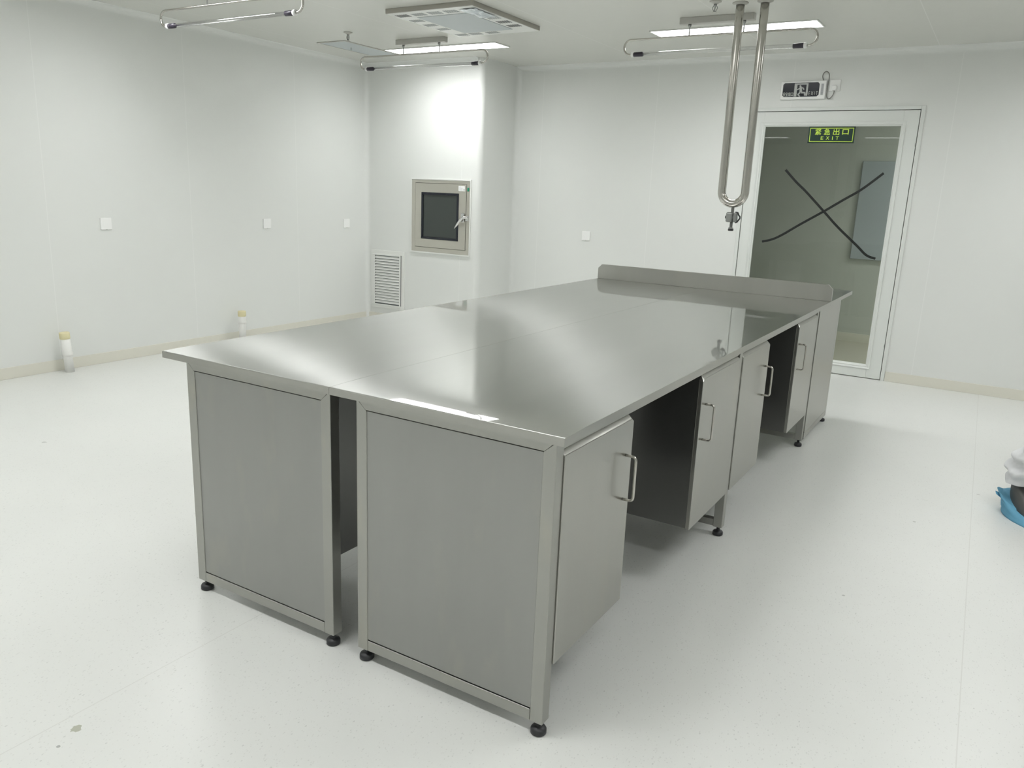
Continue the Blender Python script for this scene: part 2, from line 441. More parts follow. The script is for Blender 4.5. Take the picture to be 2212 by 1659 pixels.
# ------------------------------------------------------------------ lettering
def text_mesh(mb, body, x0, x1, z0, z1, y, depth=.0006, bold=0.0, fat=0.0):
    if fat:
        for i, (u, v) in enumerate(((-1, 0), (1, 0), (0, 1), (0, -1))):
            text_mesh(mb, body, x0+u*fat, x1+u*fat, z0+v*fat*.7, z1+v*fat*.7, y, depth+.00005*(i+1), bold)
    cu = bpy.data.curves.new('lettering', 'FONT'); cu.body = body; cu.size = 1.0; cu.offset = bold; cu.extrude = .5
    ob = bpy.data.objects.new('lettering', cu); COL.objects.link(ob)
    bpy.context.view_layer.update()
    dg = bpy.context.evaluated_depsgraph_get()
    me = bpy.data.meshes.new_from_object(ob.evaluated_get(dg))
    xs = [v.co.x for v in me.vertices]; ys = [v.co.y for v in me.vertices]
    ax, bx, ay, by = min(xs), max(xs), min(ys), max(ys)
    for v in me.vertices:
        v.co = Vector((x0+(v.co.x-ax)/(bx-ax)*(x1-x0), y-depth*.5-v.co.z*depth, z0+(v.co.y-ay)/(by-ay)*(z1-z0)))
    bpy.data.objects.remove(ob); bpy.data.curves.remove(cu)
    mb.bm.from_mesh(me); bpy.data.meshes.remove(me)
STEP = [0]
def stroke(mb, pts, wd, y, depth=.0008, n=7):
    """flat round-ended stroke in the x-z plane, facing -y"""
    for i in range(len(pts)-1):
        a, b = Vector(pts[i]), Vector(pts[i+1]); d = (b-a)
        t = math.atan2(d.y, d.x); poly = []
        for k in range(n): 
            s = t+PI/2+PI*k/(n-1); poly.append((a.x+wd/2*math.cos(s), a.y+wd/2*math.sin(s)))
        for k in range(n):
            s = t-PI/2+PI*k/(n-1); poly.append((b.x+wd/2*math.cos(s), b.y+wd/2*math.sin(s)))
        STEP[0] += 1
        mb.prism(poly, 'y', y-depth-.00004*(STEP[0] % 9), y)

# ------------------------------------------------------------------ benches
H, LIP = .85, .024
def leg(mb, x0, y0, z0=.04, z1=.797, s=.038):
    mb.box(x0, x0+s, y0, y0+s, z0, z1, bev=.0015, seg=1)
def foot(mb, x, y):
    mb.lathe((x, y, 0), [(.018, 0), (.022, .003), (.022, .014), (.019, .019), (.010, .022), (.007, .024), (.007, .043)], 20)
def tabletop(x0, x1, y0, y1, drop=True):
    m = MB()
    rows = [(y0, H-LIP), (y0, H-.0045), (y0+.0005, H-.0034), (y0+.0018, H-.0026), (y0+.004, H-.0022)]
    if drop:   # the sheet rolls off slightly towards the front edge
        rows += [(y0+.004+d, H-.0021*(1-d/.17)**2-.0001*(1-d/.17)) for d in (.01, .02, .03, .045, .06, .08, .10, .13)]+[(y0+.175, H), (y0+.20, H)]
    else: rows = rows[:2]+[(y0+.0008, H-.0010), (y0+.002, H-.0003), (y0+.004, H), (y0+.02, H)]
    rows += [(y1-.020, H), (y1-.004, H), (y1-.002, H-.0004), (y1-.0008, H-.0010), (y1, H-.003), (y1, H-LIP)]
    b = bmesh.new(); A = [b.verts.new((x0, y, z)) for y, z in rows]; B = [b.verts.new((x1, y, z)) for y, z in rows]
    n = len(rows)
    for i in range(n-1):
        f = b.faces.new((A[i], B[i], B[i+1], A[i+1])); f.smooth = rows[i][1] > H-.0024 and rows[i+1][1] > H-.0024 and abs(rows[i][1]-rows[i+1][1]) < .0003
    b.faces.new((A[-1], B[-1], B[0], A[0])); b.faces.new(A[::-1]); b.faces.new(B)
    bmesh.ops.recalc_face_normals(b, faces=b.faces[:])
    for e in b.edges:
        if len(e.link_faces) == 2 and e.calc_face_angle() > .9: e.smooth = False
    me = bpy.data.meshes.new('tmp'); b.to_mesh(me); b.free(); m.bm.from_mesh(me); bpy.data.meshes.remove(me)
    return m
S_ = .038
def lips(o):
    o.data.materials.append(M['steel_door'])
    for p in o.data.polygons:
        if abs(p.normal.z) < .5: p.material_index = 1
    return o
def end_frame(root, x0, x1, y, outer=-1):
    """end frame in the x-z plane: mitred top rail, bottom rail, inset panel"""
    ya, yb = y, y+S_
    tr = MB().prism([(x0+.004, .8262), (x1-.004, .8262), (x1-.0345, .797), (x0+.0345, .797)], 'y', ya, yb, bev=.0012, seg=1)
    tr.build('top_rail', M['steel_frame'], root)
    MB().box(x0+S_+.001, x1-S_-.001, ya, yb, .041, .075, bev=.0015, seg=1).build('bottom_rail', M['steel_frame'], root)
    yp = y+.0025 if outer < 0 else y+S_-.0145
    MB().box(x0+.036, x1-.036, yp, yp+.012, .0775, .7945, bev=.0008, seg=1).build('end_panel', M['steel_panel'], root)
def frame_leg(root, x0, y0, side):
    """square leg; mitred at the top towards the end panel (side +1 = panel to the right)"""
    x1 = x0+S_
    if side > 0: poly = [(x0, .04), (x1, .04), (x1, .7955), (x0+.0025, .8262), (x0, .8262)]
    elif side < 0: poly = [(x0, .04), (x1, .04), (x1, .8262), (x1-.0025, .8262), (x0, .7955)]
    else: poly = [(x0, .04), (x1, .04), (x1, .8262), (x0, .8262)]
    MB().prism(poly, 'y', y0, y0+S_, bev=.0015, seg=1).build('leg', M['steel_frame'], root)
    f = MB(); foot(f, x0+S_/2, y0+S_/2); f.build('levelling_foot', M['black'], root)
Y0, YM, Y1, YE = .020, 1.582, 3.130, 3.326
def long_bench(name, x0, x1, lx, rx, label):
    """lx, rx: outer x of the left and right legs"""
    root = thing(name, ((x0+x1)/2, YE/2, 0), label, 'workbench', 'long benches of the central island')
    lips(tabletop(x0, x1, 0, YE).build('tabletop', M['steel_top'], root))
    end_frame(root, lx, rx, Y0)
    for yy in (Y0, YM, Y1):
        sd = 1 if yy == Y0 else 0
        frame_leg(root, lx, yy, sd); frame_leg(root, rx-S_, yy, -sd)
    for xx in (lx+.004, rx-S_+.004):
        for ya, yb in ((Y0+S_, YM), (YM+S_, Y1)):
            MB().box(xx, xx+.030, ya+.0005, yb-.0005, .798, .8262, bev=.001, seg=1).build('side_rail', M['steel_frame'], root)
    for yy in (YM, Y1):
        MB().box(lx+S_+.0005, rx-S_-.0005, yy+.004, yy+.034, .042, .072, bev=.001, seg=1).build('stretcher', M['steel_frame'], root)
        MB().box(lx+S_+.0005, rx-S_-.0005, yy+.004, yy+.034, .798, .8262, bev=.001, seg=1).build('stretcher', M['steel_frame'], root)
    return root
BL = long_bench('workbench', 0, .7535, .095, .737, 'long stainless steel workbench nearer the left wall, its top overhanging towards the pipe stubs')
BR = long_bench('workbench', .7545, 1.512, .838, 1.483, 'long stainless steel workbench with cabinet doors facing right, nearest the camera')

# third bench across the far end, with its upstand
BX = thing('workbench', (.756, 3.7, 0), 'stainless steel bench set crosswise at the far end of the island, with a chamfered upstand', 'workbench')
lips(tabletop(0, 1.512, 3.3275, 4.082, False).build('tabletop', M['steel_top'], BX))
MB().prism([(0, H), (1.512, H), (1.512, .921), (1.486, .947), (.026, .947), (0, .921)], 'y', 3.3285, 3.346, bev=.0015, seg=1).build('upstand', M['steel_door'], BX)
yA, yB = 3.172, 3.842
for xx in (.02, 1.449):
    sidepanel = MB().box(xx+.003 if xx > 1 else xx, xx+S_ if xx > 1 else xx+.035, yA+.002, yB-S_-.001, .0775, .8255, bev=.001, seg=1)
    sidepanel.build('side_panel', M['steel_door'], BX)
    MB().box(xx, xx+S_, yA+S_+.001, yB-S_-.001, .041, .075, bev=.0015, seg=1).build('bottom_rail', M['steel_frame'], BX)
    for yy in (yA, yB-S_):
        f = MB()
        if yy == yA: f.box(xx, xx+S_, yy, yy+S_, .04, .0765, bev=.0015, seg=1)
        else: f.box(xx, xx+S_, yy, yy+S_, .04, .8262, bev=.0015, seg=1)
        f.build('leg', M['steel_frame'], BX)
        if yy != yA:
            f = MB(); foot(f, xx+S_/2, yy+S_/2); f.build('levelling_foot', M['black'], BX)
MB().box(.02+S_, 1.449, yB-.034, yB-.004, .042, .072, bev=.001, seg=1).build('stretcher', M['steel_frame'], BX)
MB().box(.02+S_, 1.449, yB-.034, yB-.004, .798, .8262, bev=.001, seg=1).build('stretcher', M['steel_frame'], BX)

# hanging cabinets
def cabinet(y0, y1, d0, d1, hinge_near, label, side=1, handle=True):
    """side +1: faces +x (right bench), -1: faces -x (left bench). d0,d1: door extent in y"""
    if side > 0: bx0, bx1, dx0, dx1 = .985, 1.4700, 1.4712, 1.4875
    else: bx0, bx1, dx0, dx1 = .110, .597, .094, .108
    root = thing('base_cabinet', ((bx0+bx1)/2, (y0+y1)/2, .205), label, 'cabinet', 'cabinets hung under the benches')
    t = .003
    b = MB()
    b.box(bx0, bx1, y0, y0+t, .205, .797); b.box(bx0, bx1, y1-t, y1, .205, .797)
    b.box(bx0, bx1, y0+t, y1-t, .205, .205+t); b.box(bx0, bx1, y0+t, y1-t, .797-t, .797)
    if side > 0: b.box(bx0, bx0+t, y0+t, y1-t, .205+t, .797-t)
    else: b.box(bx1-t, bx1, y0+t, y1-t, .205+t, .797-t)
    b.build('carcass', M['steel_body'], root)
    c = .022
    fr_ = d1 if hinge_near else d0     # free edge
    if hinge_near: poly = [(d0, .203), (d1, .203), (d1, .796-c), (d1-c*.55, .796), (d0, .796)]
    else: poly = [(d0, .203), (d1, .203), (d1, .796), (d0+c*.55, .796), (d0, .796-c)]
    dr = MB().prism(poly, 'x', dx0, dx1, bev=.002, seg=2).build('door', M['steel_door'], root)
    for v in dr.data.vertices:
        if v.co.z+.205 > .78 and side*(v.co.x+(bx0+bx1)/2-(dx0+dx1)/2) > .003: v.co.z -= .0125
    hy = fr_-.047 if hinge_near else fr_+.047
    r = .0042; xs = dx1 if side > 0 else dx0; out = xs+side*.034
    zt, zb, rc = .6825, .5475, .012
    ux, uz = Vector((side, 0, 0)), Vector((0, 0, 1))
    pts = [(xs-side*.001, hy, zt)] + arc((out-side*rc, hy, zt-rc), uz, ux, rc, 0, PI/2, 6) + arc((out-side*rc, hy, zb+rc), ux, -uz, rc, 0, PI/2, 6) + [(xs-side*.001, hy, zb)]
    MB().tube(pts, r, 12).build('handle', M['chrome'] if False else M['steel_pipe'], dr)
    return root
cabinet(.0595, .480, .0595, .486, True, 'steel cabinet nearest the camera, its door handle beside the first open knee space')
cabinet(1.118, 1.5805, 1.113, 1.578, False, 'steel cabinet just before the middle leg, handle on the left of its door')
cabinet(1.622, 2.045, 1.624, 2.052, True, 'steel cabinet just past the middle leg, handle on the right of its door')
cabinet(2.665, 3.128, 2.660, 3.127, False, 'farthest steel cabinet, beside the crosswise bench, handle on the left of its door')
for y0, y1, hn, lb in ((.0595, .480, True, 'left bench cabinet seen through the gap behind the near end panels'),):
    cabinet(y0, y1, y0, y1, hn, lb, side=-1)
cabinet(1.118, 1.5805, 1.113, 1.578, False, 'second cabinet of the left bench, hidden deep in the gap between the benches', side=-1)

# ------------------------------------------------------------------ ceiling lights
def led_panel(cx, cy, label, group=None):
    root = thing('ceiling_light', (cx, cy, HC), label, 'ceiling light', group)
    hx, hy = .59, .119
    f = MB()
    f.box(cx-hx, cx+hx, cy-hy, cy-hy+.009, HC-.008, HC, bev=.001, seg=1); f.box(cx-hx, cx+hx, cy+hy-.009, cy+hy, HC-.008, HC, bev=.001, seg=1)
    f.box(cx-hx, cx-hx+.009, cy-hy+.009, cy+hy-.009, HC-.008, HC, bev=.001, seg=1); f.box(cx+hx-.009, cx+hx, cy-hy+.009, cy+hy-.009, HC-.008, HC, bev=.001, seg=1)
    f.build('frame', M['whitemetal'], root)
    MB().box(cx-hx+.009, cx+hx-.009, cy-hy+.009, cy+hy-.009, HC-.006, HC-.001).build('diffuser', M['led'], root)
    return root
LX = (-2.062, .459, 2.98); LY = (4.33, 1.72, -.9, -3.5)
for j, cy in enumerate(LY):
    for i, cx in enumerate(LX):
        if j == 0 and i == 0: led_panel(cx, cy, 'lit rectangular ceiling panel light beside the square ceiling unit, near the corner pier')
        elif j == 0 and i == 1: led_panel(cx, cy, 'lit rectangular ceiling panel light behind the two hanging pipes, towards the door')
        else: led_panel(cx, cy, 'lit rectangular ceiling panel light beyond the edge of the picture', 'ceiling lights outside the picture')

M['led_fill'] = emit('corridor_diffuser', (1.0, 1.0, .97), 62.0)  # unseen extra lamp, added to brighten the corridor behind the door glass
root = led_panel(2.85, 6.4, 'added fill light on the corridor ceiling behind the door, outside the picture')
for c_ in root.children:
    if c_.name.startswith('diffuser'): c_.data.materials.clear(); c_.data.materials.append(M['led_fill'])

# ------------------------------------------------------------------ hanging UV lamps
def uv_lamp(cx, cy, label):
    root = thing('hanging_lamp', (cx, cy, HC), label, 'lamp', 'hung tube lamps')
    bx = MB(); bx.box(cx-.250, cx+.250, cy-.025, cy+.025, HC-.040, HC, bev=.002, seg=1)
    bx.build('mounting_box', M['boxmetal'], root)
    zt, zl = 2.463, 2.366; rc = (zt-zl)/2
    for dx in (-.184, .184):
        MB().lathe((cx+dx, cy, 0), [(.011, HC-.040), (.011, HC-.052), (.006, HC-.058), (.0045, HC-.062), (.0045, zt)], 12).build('rod', M['dullmetal'], root)
    xe = .605
    uz, ux = Vector((0, 0, 1)), Vector((1, 0, 0))
    left = arc((cx-xe, cy, (zt+zl)/2), uz, -ux, rc, 0, PI, 14)      # top -> bottom at left end
    right = arc((cx+xe, cy, (zt+zl)/2), -uz, ux, rc, 0, PI, 14)     # bottom -> top at right end
    pts = [Vector((cx-.585, cy, zl))] + left[::-1] + right[::-1] + [Vector((cx+.585, cy, zl))]
    MB().tube(pts, .0075, 14).build('bent_pipe', M['steel_pipe'], root)
    for s in (-1, 1):
        a = cx+s*.585; b = cx+s*.510
        cp = MB().lathe((0, cy, zl), [(.008, min(a, b)), (.0155, min(a, b)+.001), (.0155, max(a, b)-.001), (.008, max(a, b))], 18, 'x').build('end_cap', M['blackplastic'], root)
        MB().lathe((0, cy, zl), [(.008, a-.010), (.0175, a-.009), (.0175, a+.009), (.008, a+.010)], 18, 'x').build('collar', M['white'], cp)
    n = 20
    MB().lathe((0, cy, zl), [(.0125, cx-.515), (.0125, cx+.515)], n, 'x').build('lamp_tube', M['glass_tube'], root)
uv_lamp(-2.005, 1.985, 'clear tube lamp on a bent pipe, cut by the top edge above the left wall')
uv_lamp(-1.987, 3.90, 'clear tube lamp hung below the ceiling in front of the corner pier')
uv_lamp(.475, 3.90, 'clear tube lamp hung behind the two ceiling pipes, towards the exit signs')

# ------------------------------------------------------------------ ceiling fittings
root = thing('ceiling_air_unit', (-1.17, 3.37, HC), 'square slotted ceiling air unit under torn bluish film, in front of the corner light', 'ceiling unit')
x0, x1, y0, y1 = -1.54, -.815, 2.93, 3.80
f = MB(); t = .016
f.box(x0, x1, y0, y0+t, 2.548, HC, bev=.002, seg=1); f.box(x0, x1, y1-t, y1, 2.548, HC, bev=.002, seg=1)
f.box(x0, x0+t, y0+t, y1-t, 2.548, HC, bev=.002, seg=1); f.box(x1-t, x1, y0+t, y1-t, 2.548, HC, bev=.002, seg=1)
f.build('rim', M['edge'], root)
MB().box(x0+.003, x1-.003, y0+.003, y1-.003, 2.5455, 2.560, bev=.001, seg=1).build('face_panel', M['whitemetal'], root)
ix0, ix1, iy0, iy1 = -1.39, -.965, 3.09, 3.665
MB().box(ix0, ix1, iy0, iy1, 2.541, 2.547, bev=.002, seg=2).build('filter_panel', M['film'], root)
def slots(cx, cy, along, mat):
    m = MB()
    for k in range(6):
        d = (k-2.5)*.0175
        if along == 'x': m.box(cx+d-.0055, cx+d+.0055, cy-.034, cy+.034, 2.5448, 2.547)
        else: m.box(cx-.026, cx+.026, cy+d-.0042, cy+d+.0042, 2.5448, 2.547)
    m.build('slot_group', mat, root)
for cx, mat in ((-1.455, M['slot']), (-1.318, M['slotgrey']), (-1.182, M['slotgrey']), (-1.048, M['slotgrey'])): slots(cx, 3.020, 'x', mat)
for cy, mat in ((3.150, M['slotgrey']), (3.290, M['slotgrey']), (3.430, M['slot']), (3.565, M['slot'])): slots(-.893, cy, 'x', mat)
for cy in (3.19, 3.345, 3.50): slots(-1.467, cy, 'x', M['slotgrey'])
for cx in (-1.455, -1.33, -1.18): slots(cx, 3.728, 'x', M['slotgrey'])
for k in range(4):
    pass
# crumpled loose film at one corner
b = bmesh.new()
nx, ny = 14, 14
vs = [[None]*(ny+1) for _ in range(nx+1)]
for i in range(nx+1):
    for j in range(ny+1):
        x = -.955+.125*i/nx; y = 2.975+.27*j/ny
        h = noise.noise(Vector((x*38, y*30, 1.3)))*.013+.012
        vs[i][j] = b.verts.new((x+noise.noise(Vector((y*25, x*9, 4)))*.012, y, 2.543-h*(.4+.6*math.sin(PI*i/nx)*math.sin(PI*j/ny))))
for i in range(nx):
    for j in range(ny):
        b.faces.new((vs[i][j], vs[i][j+1], vs[i+1][j+1], vs[i+1][j]))
fm = MB(); r_ = bmesh.ops.extrude_face_region(b, geom=b.faces[:])
bmesh.ops.translate(b, verts=[e for e in r_['geom'] if isinstance(e, bmesh.types.BMVert)], vec=(0, 0, .0006))
bmesh.ops.recalc_face_normals(b, faces=b.faces[:])
fm._merge(b); fm.build('loose_film', M['film2'], root)

# flat grey air panel by the left wall
root = thing('ceiling_vent', (-2.84, 4.10, HC), 'long flat grey ceiling vent panel left of the corner light', 'vent')
f = MB(); vx0, vx1, vy0, vy1 = -3.005, -2.68, 3.745, 4.46
for bx in ((vx0, vx1, vy0, vy0+.02), (vx0, vx1, vy1-.02, vy1), (vx0, vx0+.02, vy0+.02, vy1-.02), (vx1-.02, vx1, vy0+.02, vy1-.02)):
    f.box(*bx, HC-.006, HC, bev=.001, seg=1)
f.build('frame', M['boxmetal'], root)
MB().box(vx0+.02, vx1-.02, vy0+.02, vy1-.02, HC-.004, HC).build('panel', M['film'], root)
MB().lathe((-2.86, 4.02, HC-.004), [(.004, 0), (.006, -.004), (.006, -.018), (.010, -.021), (.010, -.026), (.003, -.028)], 12).build('catch', M['chrome'], root)

def sprinkler(x, y, label):
    root = thing('fire_sprinkler', (x, y, HC), label, 'sprinkler', 'ceiling sprinklers')
    MB().lathe((x, y, HC), [(.036, 0), (.036, -.004), (.030, -.008), (.014, -.014), (.012, -.016)], 28).build('cover_plate', M['boxmetal'], root)
    m = MB()
    m.lathe((x, y, HC), [(.009, -.014), (.010, -.024), (.007, -.026)], 14)
    for s in (-1, 1):
        m.tube([(x+s*.006, y, HC-.024), (x+s*.014, y, HC-.032), (x+s*.014, y, HC-.044), (x+s*.004, y, HC-.058), (x, y, HC-.060)], .0022, 8)
    m.build('yoke', M['dullmetal'], root)
    MB().lathe((x, y, HC), [(.0018, -.024), (.0026, -.034), (.0018, -.058)], 10).build('bulb', M['slot'], root)
    d = MB().lathe((x, y, HC), [(.004, -.058), (.015, -.061), (.015, -.063), (.004, -.064)], 18)
    d.build('deflector', M['boxmetal'], root)
sprinkler(-2.401, 3.488, 'ceiling sprinkler in front of the flat grey vent panel near the left wall')
sprinkler(.587, 3.507, 'ceiling sprinkler at the top edge, left of the two hanging pipes')

# ------------------------------------------------------------------ U-shaped pipe with drain valve
UY = 3.596; ua, ub, ur = .7155, .8655, .0258
root = thing('hanging_pipe', (.79, UY, HC), 'U-shaped stainless pipe hanging from the ceiling above the bench, with a drain valve', 'pipe')
ucz = 1.380+ur-.0+.049
bend = arc(((ua+ub)/2, UY, 1.381+.075), Vector((-1, 0, 0)), Vector((0, 0, -1)), .075, 0, PI, 24)
pts = [Vector((ua, UY, HC))]+[Vector((ua, UY, HC-(HC-1.456)*i/8)) for i in range(1, 8)]+bend+[Vector((ub, UY, 1.456+(HC-1.456)*i/8)) for i in range(1, 9)]
MB().tube(pts, ur, 28).build('pipe', M['steel_pipe'], root)
for x in (ua, ub):
    MB().lathe((x, UY, HC), [(.0262, -.012), (.0275, -.012), (.029, -.006), (.048, -.004), (.048, 0)], 32).build('ceiling_flange', M['boxmetal'], root)
vx = .798
m = MB().lathe((vx, UY, 0), [(.0095, 1.3585), (.0095, 1.232), (.0155, 1.230), (.0155, 1.222), (.011, 1.220)], 18); m.build('nipple', M['dullmetal'], root)
m = MB(); m.box(vx-.036, vx+.008, UY-.022, UY+.022, 1.264, 1.327, bev=.010, seg=3); m.box(vx+.010, vx+.034, UY-.018, UY+.018, 1.265, 1.326, bev=.008, seg=3)
m.lathe((vx, UY, 1.2955), [(.014, .006), (.014, .014)], 16, 'x')
m.build('valve_body', M['dullmetal'], root)
m = MB(); m.tube([(vx+.020, UY, 1.328), (vx+.036, UY, 1.326), (vx+.042, UY, 1.312), (vx+.052, UY, 1.300), (vx+.052, UY, 1.290), (vx+.044, UY, 1.280), (vx+.036, UY, 1.268), (vx+.024, UY, 1.263)], .0048, 10)
m.build('valve_handle', M['black'], root)
MB().box(vx-.044, vx-.036, UY-.006, UY+.006, 1.286, 1.304, bev=.002, seg=1).build('valve_pin', M['black'], root)
MB().lathe((vx, UY, 0), [(.010, 1.2225), (.0175, 1.2215), (.0175, 1.211), (.012, 1.209)], 18).build('end_plug', M['black'], root)

# ------------------------------------------------------------------ sockets
def socket(pos, wall, label):
    """wall 'left' (faces +x) or 'back' (faces -y)"""
    px, py, pz = pos
    root = thing('wall_socket', pos, label, 'socket', 'white wall sockets')
    def bx(m, u0, u1, z0, z1, d0, d1, bev=0.0):
        if wall == 'left': m.box(px+d0, px+d1, py+u0, py+u1, pz+z0, pz+z1, bev=bev)
        else: m.box(px+u0, px+u1, py-d1, py-d0, pz+z0, pz+z1, bev=bev)
        return m
    bx(MB(), -.043, .043, -.043, .043, 0, .0105, .0025).build('cover_plate', M['white'], root)
    m = MB()
    for s in (-1, 1): bx(m, s*.009-.0028, s*.009+.0028, .010, .020, .0098, .0104)
    bx(m, -.012, .012, .033, .036, .0098, .0104)
    bx(m, -.0015, .0015, -.004, .003, .0098, .0104)
    for s in (-1, 1): bx(m, s*.009-.0012, s*.009+.0012, -.022, -.014, .0098, .0104)
    bx(m, -.006, .006, -.042, -.039, .0098, .0104)
    m.build('socket_holes', M['cordgrey'], root)
    return root
socket((XL, 1.948, 1.046), 'left', 'white wall socket on the left wall nearest the camera, above the near pipe stub')
socket((XL, 3.484, 1.026), 'left', 'middle white wall socket on the left wall, above the far pipe stub')
socket((XL, 4.518, 1.014), 'left', 'white wall socket on the left wall just before the corner pier')
socket((-1.158, YB, 1.004), 'back', 'white wall socket low on the back wall between pier and hanging pipe')
socket((.968, YB, 2.323), 'back', 'white wall socket with a plug in it, above the door beside the exit box')

# ------------------------------------------------------------------ exit light box
root = thing('exit_sign', (.73, YB, 2.29), 'white boxed exit sign with running figure, plugged in above the glass door', 'sign')
ex0, ex1, ez0, ez1 = .551, .907, 2.221, 2.362
MB().box(ex0, ex1, YB-.026, YB, ez0, ez1, bev=.006, seg=3).build('case', M['white'], root)
yf = YB-.0262
kx0, kx1, kz0, kz1 = .569, .855, 2.241, 2.349; ch = .013
MB().prism([(kx0+ch, kz0), (kx1-ch, kz0), (kx1, kz0+ch), (kx1, kz1-ch), (kx1-ch, kz1), (kx0+ch, kz1), (kx0, kz1-ch), (kx0, kz0+ch)], 'y', yf-.0012, yf+.001).build('legend_panel', M['signblack'], root)
yt = yf-.0012
pg = MB()
qx0, qx1 = .660, .768
# door frame of the pictogram
pg.prism([(qx0, kz0+.003), (qx0+.022, kz0+.003), (qx0+.022, kz1-.004), (qx0, kz1-.004)], 'y', yt-.0006, yt)
pg.prism([(qx1-.014, kz0+.006), (qx1, kz0+.006), (qx1, kz1-.004), (qx1-.014, kz1-.004)], 'y', yt-.0006, yt)
pg.prism([(qx0+.022, kz1-.016), (qx1-.014, kz1-.016), (qx1-.014, kz1-.004), (qx0+.022, kz1-.004)], 'y', yt-.0006, yt)
hx = .706
pg.prism([(hx+.0075*math.cos(2*PI*k/16), 2.3225+.0075*math.sin(2*PI*k/16)) for k in range(16)], 'y', yt-.0010, yt)
stroke(pg, [(.711, 2.310), (.713, 2.288)], .020, yt, .0010)
stroke(pg, [(.705, 2.310), (.692, 2.299), (.684, 2.296)], .008, yt, .0011)
stroke(pg, [(.719, 2.311), (.732, 2.306), (.736, 2.296)], .008, yt, .0012)
stroke(pg, [(.717, 2.286), (.722, 2.272), (.744, 2.272)], .011, yt, .0011)
stroke(pg, [(.711, 2.286), (.705, 2.270), (.694, 2.256)], .011, yt, .0012)
stroke(pg, [(.744, 2.272), (.747, 2.262), (.748, 2.252)], .011, yt, .0012)
stroke(pg, [(.700, 2.250), (.709, 2.246)], .007, yt, .0009)
pg.build('running_figure', M['signgrey'], root)
m = MB(); text_mesh(m, '安全出口', .574, .654, 2.246, 2.278, yt, .0008, .0, .0007); m.build('chinese_lettering', M['signgrey'], root)
m = MB(); text_mesh(m, 'E X I T', .777, .847, 2.250, 2.280, yt, .0008, .004); m.build('exit_lettering', M['signgrey'], root)
m = MB(); m.box(.655, .850, yt-.0005, yt, 2.2655, 2.2668); m.build('legend_line', M['barcode_ink'], root)
lb = MB().box(.868, .889, yf-.0008, yf+.001, 2.250, 2.338).build('barcode_label', M['barcode'], root)
m = MB(); z = 2.254; k = 0
while z < 2.334:
    h = (.0015, .0028, .001, .0022)[k % 4]; m.box(.871, .886, yf-.0012, yf-.0007, z, z+h); z += h+(.0014, .001, .002)[k % 3]; k += 1
m.build('bars', M['barcode_ink'], lb)
cp = [(.880, YB-.013, 2.360), (.872, YB-.014, 2.378), (.868, YB-.016, 2.396), (.874, YB-.018, 2.416), (.888, YB-.02, 2.428), (.904, YB-.02, 2.425), (.916, YB-.02, 2.410), (.920, YB-.02, 2.385), (.919, YB-.021, 2.35), (.917, YB-.022, 2.30), (.916, YB-.02, 2.26), (.920, YB-.016, 2.233), (.932, YB-.014, 2.222), (.948, YB-.014, 2.228), (.962, YB-.017, 2.246), (.970, YB-.022, 2.266), (.971, YB-.026, 2.285)]
def smooth_path(p, k=4):
    P = [Vector(q) for q in p]; out = []
    for i in range(len(P)-1):
        a, b, c, d = P[max(i-1, 0)], P[i], P[i+1], P[min(i+2, len(P)-1)]
        for j in range(k):
            t = j/k
            out.append(.5*((2*b)+(c-a)*t+(2*a-5*b+4*c-d)*t*t+(3*b-a-3*c+d)*t**3))
    out.append(P[-1]); return out
MB().tube(smooth_path(cp), .0036, 10).build('power_cord', M['cordgrey'], root)
MB().prism([(.952, 2.288), (.958, 2.282), (.982, 2.282), (.990, 2.292), (.990, 2.312), (.982, 2.322), (.960, 2.322), (.952, 2.314)], 'y', YB-.042, YB-.0105, bev=.004).build('plug', M['white'], root)

# luminous exit sticker on the door glass
def skew(x, z): return (x, z)
root = thing('exit_sticker', (.985, GY, 1.95), 'dark green exit sticker with lime lettering on the door glass', 'sign')
sx0, sx1, sz0, sz1 = .806, 1.164, 1.8815, 2.0115
sy = GY-.0002
MB().box(sx0, sx1, sy-.0012, sy, sz0, sz1).build('backing', M['signgreen'], root)
yt = sy-.0012
m = MB(); i_, t_ = .011, .0048
m.box(sx0+i_, sx1-i_, yt-.0005, yt, sz0+i_, sz0+i_+t_); m.box(sx0+i_, sx1-i_, yt-.0005, yt, sz1-i_-t_, sz1-i_)
m.box(sx0+i_, sx0+i_+t_, yt-.0005, yt, sz0+i_+t_, sz1-i_-t_); m.box(sx1-i_-t_, sx1-i_, yt-.0005, yt, sz0+i_+t_, sz1-i_-t_)
m.build('border', M['lime'], root)
m = MB()
cw = .047
for ch_, cx in zip('紧急出口', (.8815, .951, 1.0215, 1.092)):
    hh = .040 if ch_ == '口' else .0475
    text_mesh(m, ch_, cx-cw/2, cx+cw/2, 1.969-hh/2, 1.969+hh/2, yt, .0006, .0, .0011)
m.build('chinese_lettering', M['lime'], root)
m = MB()
for ch_, cx, ww in zip('EXIT', (.917, .960, .998, 1.034), (.021, .027, .0062, .025)):
    text_mesh(m, ch_, cx-ww/2, cx+ww/2, 1.9085, 1.9350, yt, .0006, .012)
m.build('exit_lettering', M['lime'], root)

